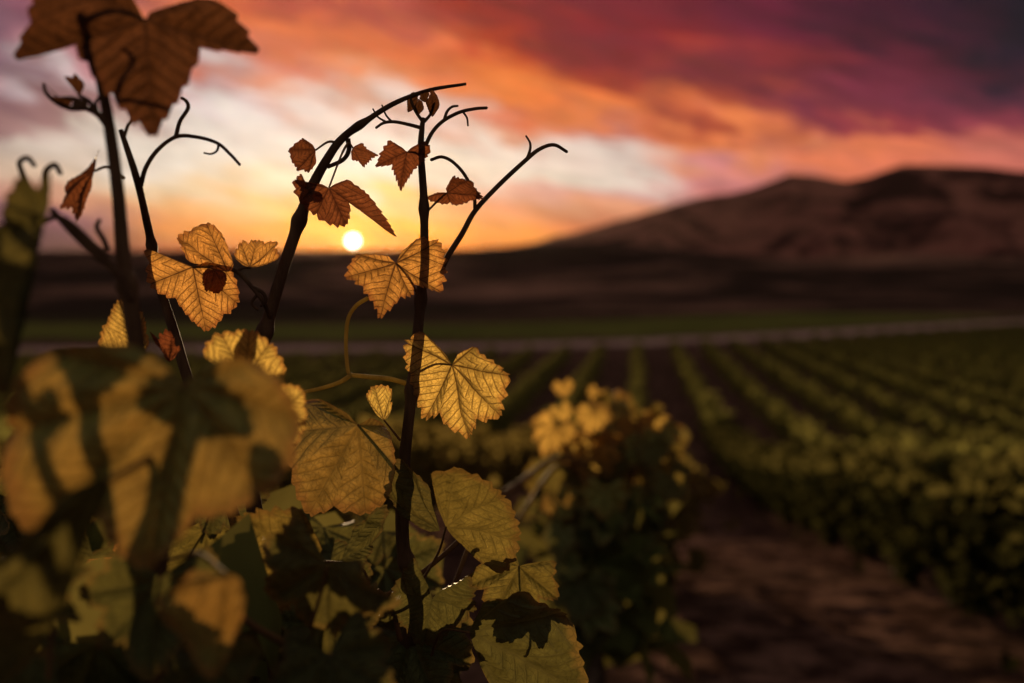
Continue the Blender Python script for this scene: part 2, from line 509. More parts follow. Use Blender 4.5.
def build_leaf(O, C, kinds, rng, tooth=.06, bulge=.12, cup=.05, wave=.085, quilt=.03, pleat=.09, rings=24, dens=1.0, toward=None):
    """O junction, C boundary control points (3D), kinds 'b','T','S'; returns V, F, uv dict"""
    C = np.asarray(C, float)
    tips = [i for i, k in enumerate(kinds) if k == 'T']
    R = float(np.mean([np.linalg.norm(C[i] - O) for i in tips]))
    # plane normal
    n = np.zeros(3)
    for a, b in zip(C[:-1], C[1:]):
        n += np.cross(a - O, b - O)
    n /= np.linalg.norm(n) + 1e-12
    if toward is None:
        toward = np.array([0, 0, CAM_Z]) - O
    if np.dot(n, toward) < 0:
        n = -n
    e1 = C[tips[len(tips) // 2]] - O
    e1 -= n * np.dot(e1, n)
    e1 /= np.linalg.norm(e1) + 1e-12
    e2 = np.cross(n, e1)
    cols, lobes = [], []
    for k in range(len(C) - 1):
        a, b = C[k], C[k + 1]
        seg = np.linalg.norm(b - a)
        tip = k if kinds[k] == 'T' else (k + 1)
        if kinds[k] != 'T' and kinds[k + 1] != 'T':
            tip = k
        nt = max(1, int(round(seg / (R * .19))))
        per = 6
        m = max(4, int(nt * per * dens))
        u = np.linspace(0, 1, m, endpoint=False)
        mid = (a + b) / 2 - O
        od = mid / (np.linalg.norm(mid) + 1e-9)
        bl = bulge * (1.5 if kinds[k] == 'b' or kinds[k + 1] == 'b' else 1.0)
        q = a[None] * (1 - u)[:, None] + b[None] * u[:, None] + od[None] * (bl * seg * 4 * u * (1 - u))[:, None]
        # teeth lean towards the lobe tip
        x = u * nt
        fx = x - np.floor(x)
        if kinds[k] == 'T':
            fx = 1 - fx
        pk = .72
        saw = np.where(fx < pk, fx / pk, (1 - fx) / (1 - pk))
        ph = np.floor(x).astype(int)
        amp = np.array([rng.uniform(.55, 1.25) for _ in range(nt + 1)])[ph]
        rr = q - O[None]
        rn = np.linalg.norm(rr, axis=1)
        wgt = np.clip(rn / R * 1.5 - .25, 0, 1)
        q = q + rr / (rn[:, None] + 1e-9) * (1.35 * tooth * R * (saw ** 1.1 - .35) * amp * wgt)[:, None]
        cols.append(q)
        lobes += [tip] * m
    cols.append(C[-1][None])
    Bd = np.vstack(cols) - O
    nc = len(Bd)
    rho = np.linspace(0, 1, rings + 1) ** .85
    rho[0] = .012
    X = rho[:, None, None] * Bd[None]
    A = X @ e1 / R
    Bc = X @ e2 / R
    rr = np.sqrt(A ** 2 + Bc ** 2)
    z = cup * rr ** 2
    for _ in range(4):
        fa, fb, ph = rng.uniform(-4, 4), rng.uniform(-4, 4), rng.uniform(0, 6.28)
        z = z + wave * .5 * np.sin(fa * A + fb * Bc + ph) * np.clip(rr, 0, 1.2)
    for _ in range(3):
        fa, fb, ph = rng.uniform(-11, 11), rng.uniform(-11, 11), rng.uniform(0, 6.28)
        z = z + wave * .16 * np.sin(fa * A + fb * Bc + ph) * np.clip(rr, 0, 1.2) ** 2
    # veins pull the blade in, the fields between bulge out
    tipd = {i: (C[i] - O) / (np.linalg.norm(C[i] - O) + 1e-9) for i in range(len(C))}
    lob_v = lobes + [lobes[-1]]
    S = np.empty_like(A)
    Tt = np.empty_like(A)
    for li in set(lob_v):
        idx = [j for j, l in enumerate(lob_v) if l == li]
        s_ = X[:, idx] @ tipd[li]
        perp = X[:, idx] - s_[..., None] * tipd[li]
        t_ = np.linalg.norm(perp, axis=-1)
        S[:, idx] = s_ / R
        Tt[:, idx] = t_ / R
    z = z - 1.6 * quilt * np.exp(-(Tt / .05) ** 2) * np.clip(rr * 3, 0, 1)
    z = z + pleat * (1 - np.exp(-(Tt / .13) ** 2)) * np.clip(rr * 2, 0, 1)
    fr = np.abs(((S - .8 * Tt) / .155) % 1 - .5) * 2
    z = z + quilt * (1 - fr ** 3) * np.clip(rr * 2 - .1, 0, 1)
    V = (O + X + z[..., None] * R * n).reshape(-1, 3)
    i, j = np.meshgrid(np.arange(rings), np.arange(nc - 1), indexing='ij')
    Fq = np.stack([i * nc + j, i * nc + j + 1, (i + 1) * nc + j + 1, (i + 1) * nc + j], -1).reshape(-1, 4)
    # corner uvs
    lob = np.array(lobes)
    st = np.zeros((rings, nc - 1, 4, 2), np.float32)
    for li in set(lobes):
        cs = np.where(lob == li)[0]
        sgn = np.where(cs >= li, 1.0, -1.0)
        for c_, (di, dj) in enumerate(((0, 0), (0, 1), (1, 1), (1, 0))):
            XX = X[di:rings + di][:, cs + dj]
            s_ = XX @ tipd[li]
            t_ = np.linalg.norm(XX - s_[..., None] * tipd[li], axis=-1)
            st[:, cs, c_, 0] = s_ / R
            st[:, cs, c_, 1] = t_ / R * sgn
    ofs = rng.uniform(0, 20)
    vid = Fq
    abv = np.stack([A.ravel() + ofs, Bc.ravel() + ofs * .7], -1)
    ab = abv[vid.ravel()]
    rv = np.repeat(rho, nc)
    ro = np.stack([rv, rv], -1)[vid.ravel()]
    return V, Fq, {'st': st.reshape(-1, 2), 'ab': ab, 'ro': ro}, R


def leaf_obj(parent, root, mat, O, C, kinds, rng, petiole=None, pet_r=.0012, label=None, **kw):
    V, Fq, uvs, R = build_leaf(O, C, kinds, rng, **kw)
    mats = [M[mat], M['petiole']]
    idx = np.zeros(len(Fq), int)
    Fl = [Fq]
    if petiole is not None:
        a, b = O, petiole
        mid = (a + b) / 2 + np.array([rng.uniform(-.1, .1), rng.uniform(-.05, .15), rng.uniform(.05, .2)]) * np.linalg.norm(a - b)
        pv, pq, p3 = tube([a, mid, b], [pet_r * .8, pet_r, pet_r * 1.25], sides=8, n=8)
        off = len(V)
        V = np.vstack([V, pv])
        Fl += [pq + off, p3 + off]
        idx = np.concatenate([idx, np.ones(len(pq) + len(p3), int)])
        extra = len(pq) * 4 + len(p3) * 3
        uvs = {k: np.vstack([u, np.zeros((extra, 2))]) for k, u in uvs.items()}
    me = mesh_np('leaf', V - root, Fl, mat_idx=idx, uvs=uvs)
    o = link('leaf', me, parent, mats)
    if label:
        o['label'] = label
    return o


def traced_leaf(parent, root, mat, d, J, pts, seed, tilt=(0, 0), att=None, att_d=None, label=None, droop=0.0, **kw):
    """leaf whose outline follows the photograph, at its own depth, tilted in depth by tilt and curved by droop"""
    rng = random.Random(seed)
    O = P(J[0], J[1], d)
    kinds = ['b'] + ['T', 'S'] * ((len(pts) - 2) // 2) + ['T', 'b'] if len(pts) % 2 else None
    assert kinds and len(kinds) == len(pts), (J, len(pts))
    Rp = np.mean([math.hypot(p[0] - J[0], p[1] - J[1]) for p in pts])
    C = []
    for p in pts:
        dx, dy = (p[0] - J[0]) / F_PX * d, (p[1] - J[1]) / F_PX * d
        dz = tilt[0] * dx + tilt[1] * dy + droop * (dx * dx + dy * dy) / (Rp / F_PX * d)
        if len(p) > 2:
            dz += p[2]
        C.append(P(p[0], p[1], d + dz))
    pet = None
    if att is not None:
        pet = P(att[0], att[1], att_d or d)
    return leaf_obj(parent, root, mat, O, C, kinds, rng, pet, label=label, **kw)


# template leaf outline (unit size, x across, y towards the tip) for leaves that are not traced
TPL = [(.10, -.10), (.50, -.38), (.62, -.12), (.95, .12), (.62, .30), (.66, .72), (.34, .62), (0, 1.1), (-.34, .62), (-.66, .72),
       (-.62, .30), (-.95, .12), (-.62, -.12), (-.50, -.38), (-.10, -.10)]
TPLK = ['b'] + ['T', 'S'] * 6 + ['T', 'b']


def free_leaf(parent, root, mat, O, size, normal, down, seed, pet=None, **kw):
    rng = random.Random(seed)
    n = np.array(normal, float)
    n /= np.linalg.norm(n)
    y = np.array(down, float)
    y -= n * np.dot(y, n)
    y /= np.linalg.norm(y)
    x = np.cross(y, n)
    C = []
    rnd = rng.uniform(0, .7)
    asp = rng.uniform(.85, 1.1)
    for (a, b), k in zip(TPL, TPLK):
        r = math.hypot(a, b)
        if k == 'S':
            a, b = a * (1 + .22 * rnd), b * (1 + .22 * rnd)
        f = rng.uniform(.93, 1.07)
        zz = rng.uniform(-.06, .06) * r
        C.append(O + size * f * (x * a * asp + y * b) + n * size * zz - n * size * .12 * (a * a) * rng.uniform(.2, 1.6))
    return leaf_obj(parent, root, mat, np.array(O), C, TPLK, rng, pet, **kw)


# ------------------------------------------------------------------ terrain
ALPHA = math.atan(128 / F_PX)       # rows run towards this azimuth
CA, SA = math.cos(ALPHA), math.sin(ALPHA)


def uv2w(u, v):
    return u * CA + v * SA, -u * SA + v * CA


GV = np.array([-400, -20, -5, 0, 3, 6.6, 10, 16, 24, 30, 36, 60, 20000])
GZ = np.array([20, .9, .2, 0.0, -.2, -.6, -1.1, -2.15, -3.25, -3.55, -3.62, -3.62, -3.62])


def gprofile(v):
    return np.interp(v, GV, GZ)


def gsm(v):
    return (gprofile(v - 1.5) + gprofile(v) + gprofile(v + 1.5)) / 3.


def clods(u, v):
    """ploughed soil relief, metres"""
    k = mnoise.fractal((u * 2.2, v * 2.2, 3.1), .9, 2.1, 4)
    b = mnoise.noise((u * 9, v * 9, 1.7))
    return k * .035 + b * .02


def axis(parts):
    out = []
    for a, b, s in parts:
        out += list(np.arange(a, b, s))
    return np.array(out)


us = axis([(-4200, -1000, 800), (-1000, -200, 100), (-200, -40, 20), (-40, -6, 2), (-6, -1, .25), (-1, 6, .07), (6, 12, .5), (12, 40, 2), (40, 200, 20), (200, 1000, 100), (1000, 4301, 800)])
vs = axis([(-400, -20, 40), (-20, -2, 2), (-2, 1.5, .2), (1.5, 13, .07), (13, 20, .25), (20, 60, 1.0), (60, 200, 5), (200, 1000, 80), (1000, 5001, 1000)])
U, Vv = np.meshgrid(us, vs)
Z = gsm(Vv)
for i in range(len(vs)):
    if -2 <= vs[i] <= 22:
        for j in range(len(us)):
            if -6 <= us[j] <= 8:
                w = min(1, (22 - vs[i]) / 6, (us[j] + 6) / 2, (8 - us[j]) / 2)
                Z[i, j] += clods(us[j], vs[i]) * max(0, w)
X, Y = uv2w(U, Vv)
nu, nv = len(us), len(vs)
i, j = np.meshgrid(np.arange(nv - 1), np.arange(nu - 1), indexing='ij')
Fg = np.stack([i * nu + j, i * nu + j + 1, (i + 1) * nu + j + 1, (i + 1) * nu + j], -1).reshape(-1, 4)
gm, t, bs, out = principled('soil')
pos = t.new('ShaderNodeNewGeometry').outputs['Position']
n1 = t.noise(pos, 3.0, 6, .65)
n2 = t.noise(pos, .35, 4, .6)
n3 = t.noise(pos, .02, 4, .6)
c = t.mix(t.ss(n1, .42, .66), (.045, .024, .019), (.22, .125, .095))
c = t.mix(t.ss(n2, .4, .7, 0, .6), c, (.065, .040, .028))
px_, py_ = t.sep(pos)[:2]
vcoord = t.m('ADD', t.m('MULTIPLY', px_, SA), t.m('MULTIPLY', py_, CA))
vpert = t.m('ADD', vcoord, t.m('MULTIPLY', px_, -.75))
far = t.mix(t.ss(n3, .35, .65), (.030, .028, .014), (.055, .045, .025))
c = t.mix(t.ss(vpert, 128, 190), c, far)
t.put(bs.inputs['Base Color'], c)
bs.inputs['Roughness'].default_value = .95
bs.inputs['Specular IOR Level'].default_value = 0.
bmp = t.new('ShaderNodeBump')
bmp.inputs['Strength'].default_value = .7
bmp.inputs['Distance'].default_value = .03
t.put(bmp.inputs['Height'], t.noise(pos, 22, 5, .7))
t.l.new(bmp.outputs[0], bs.inputs['Normal'])
g = link('ground', mesh_np('ground', np.stack([X, Y, Z], -1).reshape(-1, 3), Fg), None, [gm])
g['kind'] = 'structure'


def strip(name, pts, width, mat, lift=.02, seg=80):
    """flat band along a line of (x, y) world points laid on the plain"""
    s = spline(np.array([(a, b) for a, b in pts], float), seg)
    T = np.gradient(s, axis=0)
    T /= np.linalg.norm(T, axis=1)[:, None]
    N = np.stack([-T[:, 1], T[:, 0]], -1)
    rg = random.Random(5)
    w = np.array([width * (1 + .12 * rg.uniform(-1, 1)) for _ in s])[:, None] / 2
    L, Rr = s + N * w, s - N * w
    vv = lambda q: q[:, 0] * SA + q[:, 1] * CA
    V = np.vstack([np.column_stack([L, gsm(vv(L)) + lift]), np.column_stack([Rr, gsm(vv(Rr)) + lift])])
    m = len(s)
    k = np.arange(m - 1)
    F_ = np.stack([k, k + 1, m + k + 1, m + k], -1)
    o = link(name, mesh_np(name, V, F_), None, [mat])
    o['kind'] = 'structure'
    return o


def field_mat(name, a, b, sc):
    mt, t, bs, out = principled(name)
    pos = t.new('ShaderNodeNewGeometry').outputs['Position']
    n = t.noise(pos, sc, 5, .65)
    t.put(bs.inputs['Base Color'], t.mix(t.ss(n, .3, .7), a, b))
    bs.inputs['Roughness'].default_value = .95
    bs.inputs['Specular IOR Level'].default_value = 0.
    return mt


# plain: pixel -> point on the plain (z = -3.62)
PZ = -3.62


def on_plain(px, py):
    v = P(px, py, 1.0) - np.array([0, 0, CAM_Z])
    k = (PZ - CAM_Z) / v[2]
    return (v[0] * k, v[1] * k)


ROAD = [on_plain(*q) for q in ((-400, 352), (100, 350), (400, 348), (560, 345), (760, 337), (900, 329), (1024, 322), (1200, 314))]
strip('dirt_road', ROAD, 7.0, field_mat('pale_dirt', (.30, .20, .17), (.50, .36, .31), .3), .03, 24)
strip('grass_field', [(a * 1.0, b + 28 + .10 * abs(a)) for a, b in ROAD], 34, field_mat('field_grass', (.10, .11, .03), (.15, .15, .04), .1), .015, 24)

# ------------------------------------------------------------------ hills
def hills(name, table, r0, rr_, r1, nz, relief, freq, mat, seed, azr=(-50, 50), na=340, nr=70, spur=.25):
    """height field in polar coordinates whose skyline follows the table of (px, py)"""
    azs_t, els_t = zip(*[azel(a, b) for a, b in table])
    azs = np.linspace(azr[0], azr[1], na)
    rs = np.concatenate([np.linspace(r0, rr_, int(nr * .7)), np.linspace(rr_, r1, nr - int(nr * .7) + 1)[1:]])
    V = np.zeros((len(rs), na, 3))
    E = np.interp(azs, azs_t, els_t)
    for j, a in enumerate(azs):
        H = math.tan(rad(E[j])) * rr_ + CAM_Z
        for i_, r in enumerate(rs):
            x, y = r * math.sin(rad(a)), r * math.cos(rad(a))
            if r <= rr_:
                k = (r - r0) / (rr_ - r0)
                prof = k ** 1.25 * (1 - .0 * k)
                prof = prof * .75 + .25 * (k * k * (3 - 2 * k))
            else:
                k = (r - rr_) / (r1 - rr_)
                prof = 1 - k * k * 1.0
            f = freq
            rg1 = 1 - abs(mnoise.noise((x * f, y * f * .5, seed))) * 2
            rg2 = 1 - abs(mnoise.noise((x * f * 2.3, y * f * 1.3, seed + 5))) * 2
            rg3 = mnoise.fractal((x * f * 4, y * f * 4, seed + 9), 1, 2, 4)
            edge = min(1, max(0, (r - r0) / (rr_ - r0) * 3)) * (1 - math.exp(-((r - rr_) / (.16 * rr_)) ** 2) * .88)
            hh = (H - PZ) * prof - relief * edge * ((1 - rg1) * .5 * .9 + (1 - rg2) * .5 * .45 - rg3 * .10) * min(1, (H - PZ) / 200)
            lim = r * math.tan(rad(E[j] - (0 if r > rr_ * .97 and r < rr_ * 1.03 else .25 * abs(r - rr_) / rr_ + .05 * rg2))) + CAM_Z
            V[i_, j] = (x, y, min(lim, PZ + hh) + (0 if 0 < i_ else -6))
    n_, m_ = len(rs), na
    i2, j2 = np.meshgrid(np.arange(n_ - 1), np.arange(m_ - 1), indexing='ij')
    F_ = np.stack([i2 * m_ + j2, i2 * m_ + j2 + 1, (i2 + 1) * m_ + j2 + 1, (i2 + 1) * m_ + j2], -1).reshape(-1, 4)
    o = link(name, mesh_np(name, V.reshape(-1, 3), F_), None, [mat])
    o['kind'] = 'structure'
    return o


def hill_mat(name, dry, scrub, sc, lo, hi):
    mt, t, bs, out = principled(name)
    pos = t.new('ShaderNodeNewGeometry').outputs['Position']
    p2 = t.vm('MULTIPLY', pos, (1, .6, 2.2))
    n = t.noise(p2, sc, 6, .6, .8)
    n2 = t.noise(pos, sc * 7, 5, .7)
    f = t.ss(t.m('ADD', t.m('MULTIPLY', n, .75), t.m('MULTIPLY', n2, .25)), lo, hi)
    t.put(bs.inputs['Base Color'], t.mix(f, scrub, dry))
    bs.inputs['Roughness'].default_value = 1.
    bs.inputs['Specular IOR Level'].default_value = 0.
    bmp = t.new('ShaderNodeBump')
    bmp.inputs['Strength'].default_value = .8
    bmp.inputs['Distance'].default_value = 12.
    t.put(bmp.inputs['Height'], n2)
    t.l.new(bmp.outputs[0], bs.inputs['Normal'])
    return mt


SKY = [(-900, 258), (-300, 254), (0, 252), (200, 251), (330, 251), (400, 252), (450, 251), (480, 247), (540, 238), (600, 222), (650, 208), (700, 194), (730, 190),
       (752, 184), (790, 169), (812, 170), (845, 177), (868, 174), (900, 164), (930, 162), (980, 165), (1024, 170), (1200, 176), (1600, 200), (2400, 240)]
hills('mountain', SKY, 1050, 2300, 4200, 0, 210, .0032, hill_mat('dry_hillside', (.28, .12, .095), (.05, .024, .022), .0055, .42, .56), 3.3)
FOOT = [(-900, 258), (-300, 252), (0, 250.5), (200, 250), (330, 249.5), (450, 249.5), (520, 247), (590, 242), (650, 245), (720, 253), (800, 259), (900, 254), (1024, 257), (1400, 270), (2400, 274)]
hills('low_hill', FOOT, 168, 600, 860, 0, 9.0, .010, hill_mat('foothill_grass', (.30, .165, .12), (.045, .030, .024), .008, .44, .60), 8.1, na=420, nr=60)

# ------------------------------------------------------------------ vine rows on the plain (each row is one hedge-like thing)
def leaf_quads(C, size, rng, up_bias=.2):
    """pointed, slightly folded leaf shapes at centres C -> V,F (two quads each)"""
    n = len(C)
    nrm = rng.normal(size=(n, 3))
    nrm[:, 2] += up_bias
    nrm /= np.linalg.norm(nrm, axis=1)[:, None]
    h = rng.normal(size=(n, 3))
    h[:, 2] -= .8
    yv = h - nrm * (h * nrm).sum(1)[:, None]
    yv /= np.linalg.norm(yv, axis=1)[:, None]
    xv = np.cross(yv, nrm)
    s = (size * rng.uniform(.6, 1.25, n))[:, None]
    fold = nrm * s * .18
    # outline: junction, right basal, right lobe, tip, left lobe, left basal
    pts = [C, C + s * (.42 * xv - .18 * yv) + fold, C + s * (.55 * xv + .35 * yv) + fold, C + s * (.28 * xv + .62 * yv) + fold * .5, C + s * yv * .95,
           C + s * (-.28 * xv + .62 * yv) + fold * .5, C + s * (-.55 * xv + .35 * yv) + fold, C + s * (-.42 * xv - .18 * yv) + fold]
    V = np.stack(pts, 1).reshape(-1, 3)
    b = np.arange(n)[:, None] * 8
    F1 = b + np.array([[0, 1, 2, 3]])
    F1b = b + np.array([[0, 3, 4, 5]])
    F2 = b + np.array([[0, 5, 6, 7]])
    return V, np.vstack([F1, F1b, F2])


RP = np.array([(a * SA + b * CA, a * CA - b * SA) for a, b in ROAD])   # (v, u) of the road
RP = RP[np.argsort(RP[:, 1])]


def road_v(u):
    return float(np.interp(u, RP[:, 1], RP[:, 0]))


row_us = [2.4 + 2.2 * k for k in range(0, 34)] + [-2.5 - 2.2 * k for k in range(0, 30)] + [-.1]
NEAR_END = 30.0
for k, u0 in enumerate(row_us):
    rg = np.random.default_rng(100 + k)
    vend = min(road_v(u0) - 20, 190)
    v0 = NEAR_END if -5 < u0 < 3 else (9.0 if abs(u0) < 30 else 30)
    Ltot = vend - v0
    if Ltot < 4:
        continue
    # density falls with distance
    vsamp = v0 + Ltot * rg.uniform(0, 1, int(Ltot * 52)) ** 1.35
    uu = u0 + rg.normal(0, .13, len(vsamp)) + .1 * np.sin(vsamp * .9 + k)
    hh = .12 + 1.1 * rg.uniform(0, 1, len(vsamp)) ** .5 + .08 * np.sin(vsamp * 2.1 + k * 2) * rg.uniform(0, 1, len(vsamp))
    x, y = uv2w(uu, vsamp)
    C = np.stack([x, y, gsm(vsamp) + hh], -1)
    V, F_ = leaf_quads(C, .20, rg)
    bx_, by_ = uv2w(u0, v0)
    base = np.array([bx_, by_, float(gsm(v0))])
    side = 'right' if u0 > 0 else 'left'
    nth = int(round((abs(u0) - 2.4) / 2.2)) if abs(u0) > 1 else -1
    words = ['first', 'second', 'third', 'fourth', 'fifth', 'sixth', 'seventh', 'eighth']
    if nth < 0:
        lab, grp = 'far end of the front vine row, dead ahead beyond the blurred bushy vine', None
    elif nth < 8:
        lab, grp = '%s striped vine row on the plain, counted to the %s of the bare soil lane' % (words[nth], side), 'vine rows on the plain'
    else:
        lab, grp = 'outlying dim green vine row far to the %s on the plain before the pale road' % side, 'outlying vine rows to the ' + side
    r0 = empty('vine_row', base, lab, 'vine row', grp)
    link('foliage', mesh_np('foliage', V - base, F_, smooth=False), r0, [M['far_leaf']])

# ------------------------------------------------------------------ single vines of the near rows
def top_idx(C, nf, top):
    """top band of the vine: slot for paler lane leaves, sunlight put into colour"""
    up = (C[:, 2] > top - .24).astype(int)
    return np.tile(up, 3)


def vine_parts(root, seed, nleaf=520, length=1.7, top=1.2, size=.115, leafmat='mid_leaf', low=.42, width=.2):
    rg = np.random.default_rng(seed)
    rp = random.Random(seed)
    # along local axis L (row direction), trunk to .75 m
    D = np.array([SA, CA, 0])
    N = np.array([CA, -SA, 0])
    tr = [np.array([0, 0, -.12]), np.array([.02, .01, .25]), np.array([-.02, .02, .55]), np.array([0, 0, .78])]
    specs = [(tr, [.04, .032, .028, .03], 2)]
    for sg in (-1, 1):
        specs.append(([tr[-1], D * .3 * sg + [0, 0, .84], D * .6 * sg + [0, 0, .84], D * .85 * sg + [0, 0, .83]], [.024, .018, .015, .011], 3))
    zero = np.zeros(3)
    tube_obj('trunk', specs, M['bark'], root, zero)
    sh, Cs = [], []
    for k in range(14):
        a = (k / 13 - .5) * length * .95
        lean = rp.uniform(-.9, .9)
        h = rp.uniform(.12, .33) * (top / 1.28)
        p0 = D * a + np.array([0, 0, .84])
        p1 = p0 + N * lean * .12 + np.array([0, 0, h * .6])
        p2 = p0 + N * lean * .3 + D * rp.uniform(-.15, .15) + np.array([0, 0, h])
        sh.append(([p0, p1, p2], [.006, .005, .003]))
        for q in range(6):
            t_ = rp.uniform(.2, 1)
            Cs.append(p0 * (1 - t_) + p2 * t_)
    tube_obj('shoots', sh, M['stem'], root, zero).name = 'cane'
    a = rg.uniform(-length / 2, length / 2, nleaf)
    hz = low + (top - low) * rg.uniform(0, 1, nleaf) ** .75
    w = width * (1.25 - .9 * np.abs((hz - .85) / .5) ** 1.5).clip(.25, 1.3)
    C = a[:, None] * D + rg.normal(0, 1, nleaf)[:, None] * w[:, None] * N
    C[:, 2] += hz + .09 * np.sin(a * 5 + seed)
    C = np.vstack([C, np.array(Cs)])
    V, F_ = leaf_quads(C, size, rg, .1)
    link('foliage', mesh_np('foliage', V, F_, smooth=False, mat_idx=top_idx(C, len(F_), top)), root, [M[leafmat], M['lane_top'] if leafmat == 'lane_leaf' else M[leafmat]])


ROW_LABEL = {
    2.4: 'shaded green grapevine in the row along the right side of the bare soil lane',
    -2.5: 'leafy grapevine in the row seen behind the sharp front shoots',
    -.1: 'grapevine further down the front row, behind the bright blurred vine',
}
protos = []
for s_ in (11, 12, 13):
    r_ = empty('grapevine', (0, 0, 0), 'x', 'grapevine', 'vines of the near rows')
    vine_parts(r_, s_, nleaf=820 if s_ < 13 else 900)
    protos.append(r_)
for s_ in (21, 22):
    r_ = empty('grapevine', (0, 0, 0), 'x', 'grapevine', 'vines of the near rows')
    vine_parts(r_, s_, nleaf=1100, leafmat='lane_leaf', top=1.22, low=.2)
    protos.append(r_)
used = [False] * 5
kk = 0
for u0 in (2.4, -2.5, -.1):
    v_ = {2.4: 2.6, -2.5: 3.0, -.1: 6.4}[u0]
    while v_ < NEAR_END:
        if u0 == -.1 and 10.5 < v_ < 17:
            v_ += 1.75
            continue
        pi = (3 + kk % 2) if u0 > 0 else kk % 3
        if not used[pi]:
            r_ = protos[pi]
            used[pi] = True
        else:
            r_ = protos[pi].copy()
            SC.collection.objects.link(r_)
            for ch in protos[pi].children:
                c_ = ch.copy()
                SC.collection.objects.link(c_)
                c_.parent = r_
        x_, y_ = uv2w(u0, v_)
        r_.location = (x_, y_, float(gsm(v_)))
        r_.scale = (1, 1, random.uniform(.93, 1.06) * (.93 if u0 > 0 else 1))
        if kk % 2:
            r_.rotation_euler = (0, 0, math.pi)
        r_['label'] = ROW_LABEL[u0]
        r_['group'] = {2.4: 'vines of the row beside the lane', -2.5: 'vines of the row behind the front shoots', -.1: 'vines further down the front row'}[u0]
        v_ += 1.75
        kk += 1

# the bright blurred vine in the middle distance
bx_, by_ = uv2w(-.12, 3.05)
bz = float(gsm(3.05))
mid = empty('grapevine', (bx_, by_, bz), 'blurred sunlit bushy grapevine between the sharp front shoots and the soil lane', 'grapevine')
rgm = random.Random(77)
root = np.array([bx_, by_, bz])
D = np.array([SA, CA, 0])
tube_obj('trunk', [([root + [0, 0, -.1], root + [.02, 0, .35], root + [-.01, .02, .8]], [.04, .03, .03], 2),
                   ([root + [-.01, .02, .8], root + D * .4 + [0, 0, .88], root + D * .8 + [0, 0, .86]], [.022, .017, .011], 2),
                   ([root + [-.01, .02, .8], root - D * .4 + [0, 0, .88], root - D * .7 + [0, 0, .86]], [.022, .017, .011], 2)], M['bark'], mid, root)
sh = []
for k in range(10):
    px, py = rgm.uniform(560, 660), rgm.uniform(400, 450)
    sh.append(([P(rgm.uniform(590, 620), 560, 3.0), P((px + 605) / 2, 520, 2.95 + rgm.uniform(-.1, .1)), P(px, py, 2.9 + rgm.uniform(-.2, .2))], [.006, .005, .002]))
tube_obj('cane', sh, M['stem'], mid, root)
sh = [([P(478, 512, 2.2), P(520, 482, 2.3), P(560, 458, 2.6), P(595, 470, 2.9)], [.006, .007, .008, .008]),
       ([P(500, 550, 2.3), P(530, 502, 2.4), P(560, 465, 2.7), P(590, 480, 2.9)], [.005, .006, .006, .006])]
tube_obj('cane', sh, M['petiole'], mid, root)
# the largest leaves are single parts, the inner mass of the bush is one part
cnt = 0
for k in range(92):
    if k < 60:
        a_ = rgm.uniform(0, 6.28)
        r_ = rgm.uniform(0, 1) ** .5
        px, py = 610 + 72 * r_ * math.cos(a_), 462 + 64 * r_ * math.sin(a_)
        if k < 4:
            px, py = [(563, 384), (597, 391), (560, 408), (672, 470)][k]
    else:
        px = rgm.uniform(552, 650)
        py = rgm.uniform(500, 640)
    d_ = 2.9 + rgm.uniform(-.25, .35)
    O = P(px, py, d_)
    mat = 'gold' if (k < 4 or (py < 455 and rgm.random() < .5)) else (rgm.choice(['olive', 'heart', 'olive']) if py < 500 else 'green')  # gold kept to the top: lit top and dim skirt put into leaf colours
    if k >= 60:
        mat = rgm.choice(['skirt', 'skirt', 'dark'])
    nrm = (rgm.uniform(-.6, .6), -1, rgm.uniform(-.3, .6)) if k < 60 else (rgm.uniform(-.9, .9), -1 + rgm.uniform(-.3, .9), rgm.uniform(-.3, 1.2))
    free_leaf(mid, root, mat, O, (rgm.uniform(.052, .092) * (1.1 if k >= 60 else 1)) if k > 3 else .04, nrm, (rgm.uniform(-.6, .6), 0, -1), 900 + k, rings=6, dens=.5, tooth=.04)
rg = np.random.default_rng(55)
nm = 230
px_ = 602 + rg.normal(0, 30, nm)
py_ = rg.uniform(490, 655, nm)
C = np.array([P(a, b, c) for a, b, c in zip(px_, py_, rg.uniform(2.75, 3.6, nm))])
V, F_ = leaf_quads(C, .13, rg)
fm = link('foliage', mesh_np('foliage', V - root, F_, smooth=False), mid, [M['inner_leaf']])
fm['kind'] = 'stuff'

# ------------------------------------------------------------------ the two front vines
def front_base(px, d, v):
    x_, y_, _ = P(px, 600, d)
    return np.array([x_, y_, 0.0])


rootB = front_base(330, .95, .95)
B = empty('grapevine', rootB, 'sharp golden-leaved grapevine with thin upright shoots against the setting sun', 'grapevine')
rootA = front_base(120, .60, .6)
A_ = empty('grapevine', rootA, 'nearest grapevine at far left, large out-of-focus leaves and one thick dark shoot', 'grapevine')


def vine_wood(root, thing, crown, seed):
    rp = random.Random(seed)
    p0 = root + [0, 0, -.12]
    specs = [([p0, root + [.02, .02, .35], root + [-.01, .03, .75], root + [0, .02, .98]], [.045, .036, .032, .03], 3)]
    for sg in (-1, 1):
        specs.append(([root + [0, .02, .98], root + D * .25 * sg + [0, 0, 1.06], root + D * .5 * sg + [0, 0, 1.07]], [.022, .017, .012], 2))
    tube_obj('trunk', specs, M['bark'], thing, root)


vine_wood(rootB, B, None, 1)
vine_wood(rootA, A_, None, 2)


def shoot(thing, root, path, nodes=0, mat='stem', extra=()):
    pts, radii = px_tube(path)
    specs = [(pts, radii, nodes)]
    for e in extra:
        p_, r_ = px_tube(e)
        specs.append((p_, r_, 0))
    o = tube_obj('shoot', specs, M[mat], thing, root)
    return o


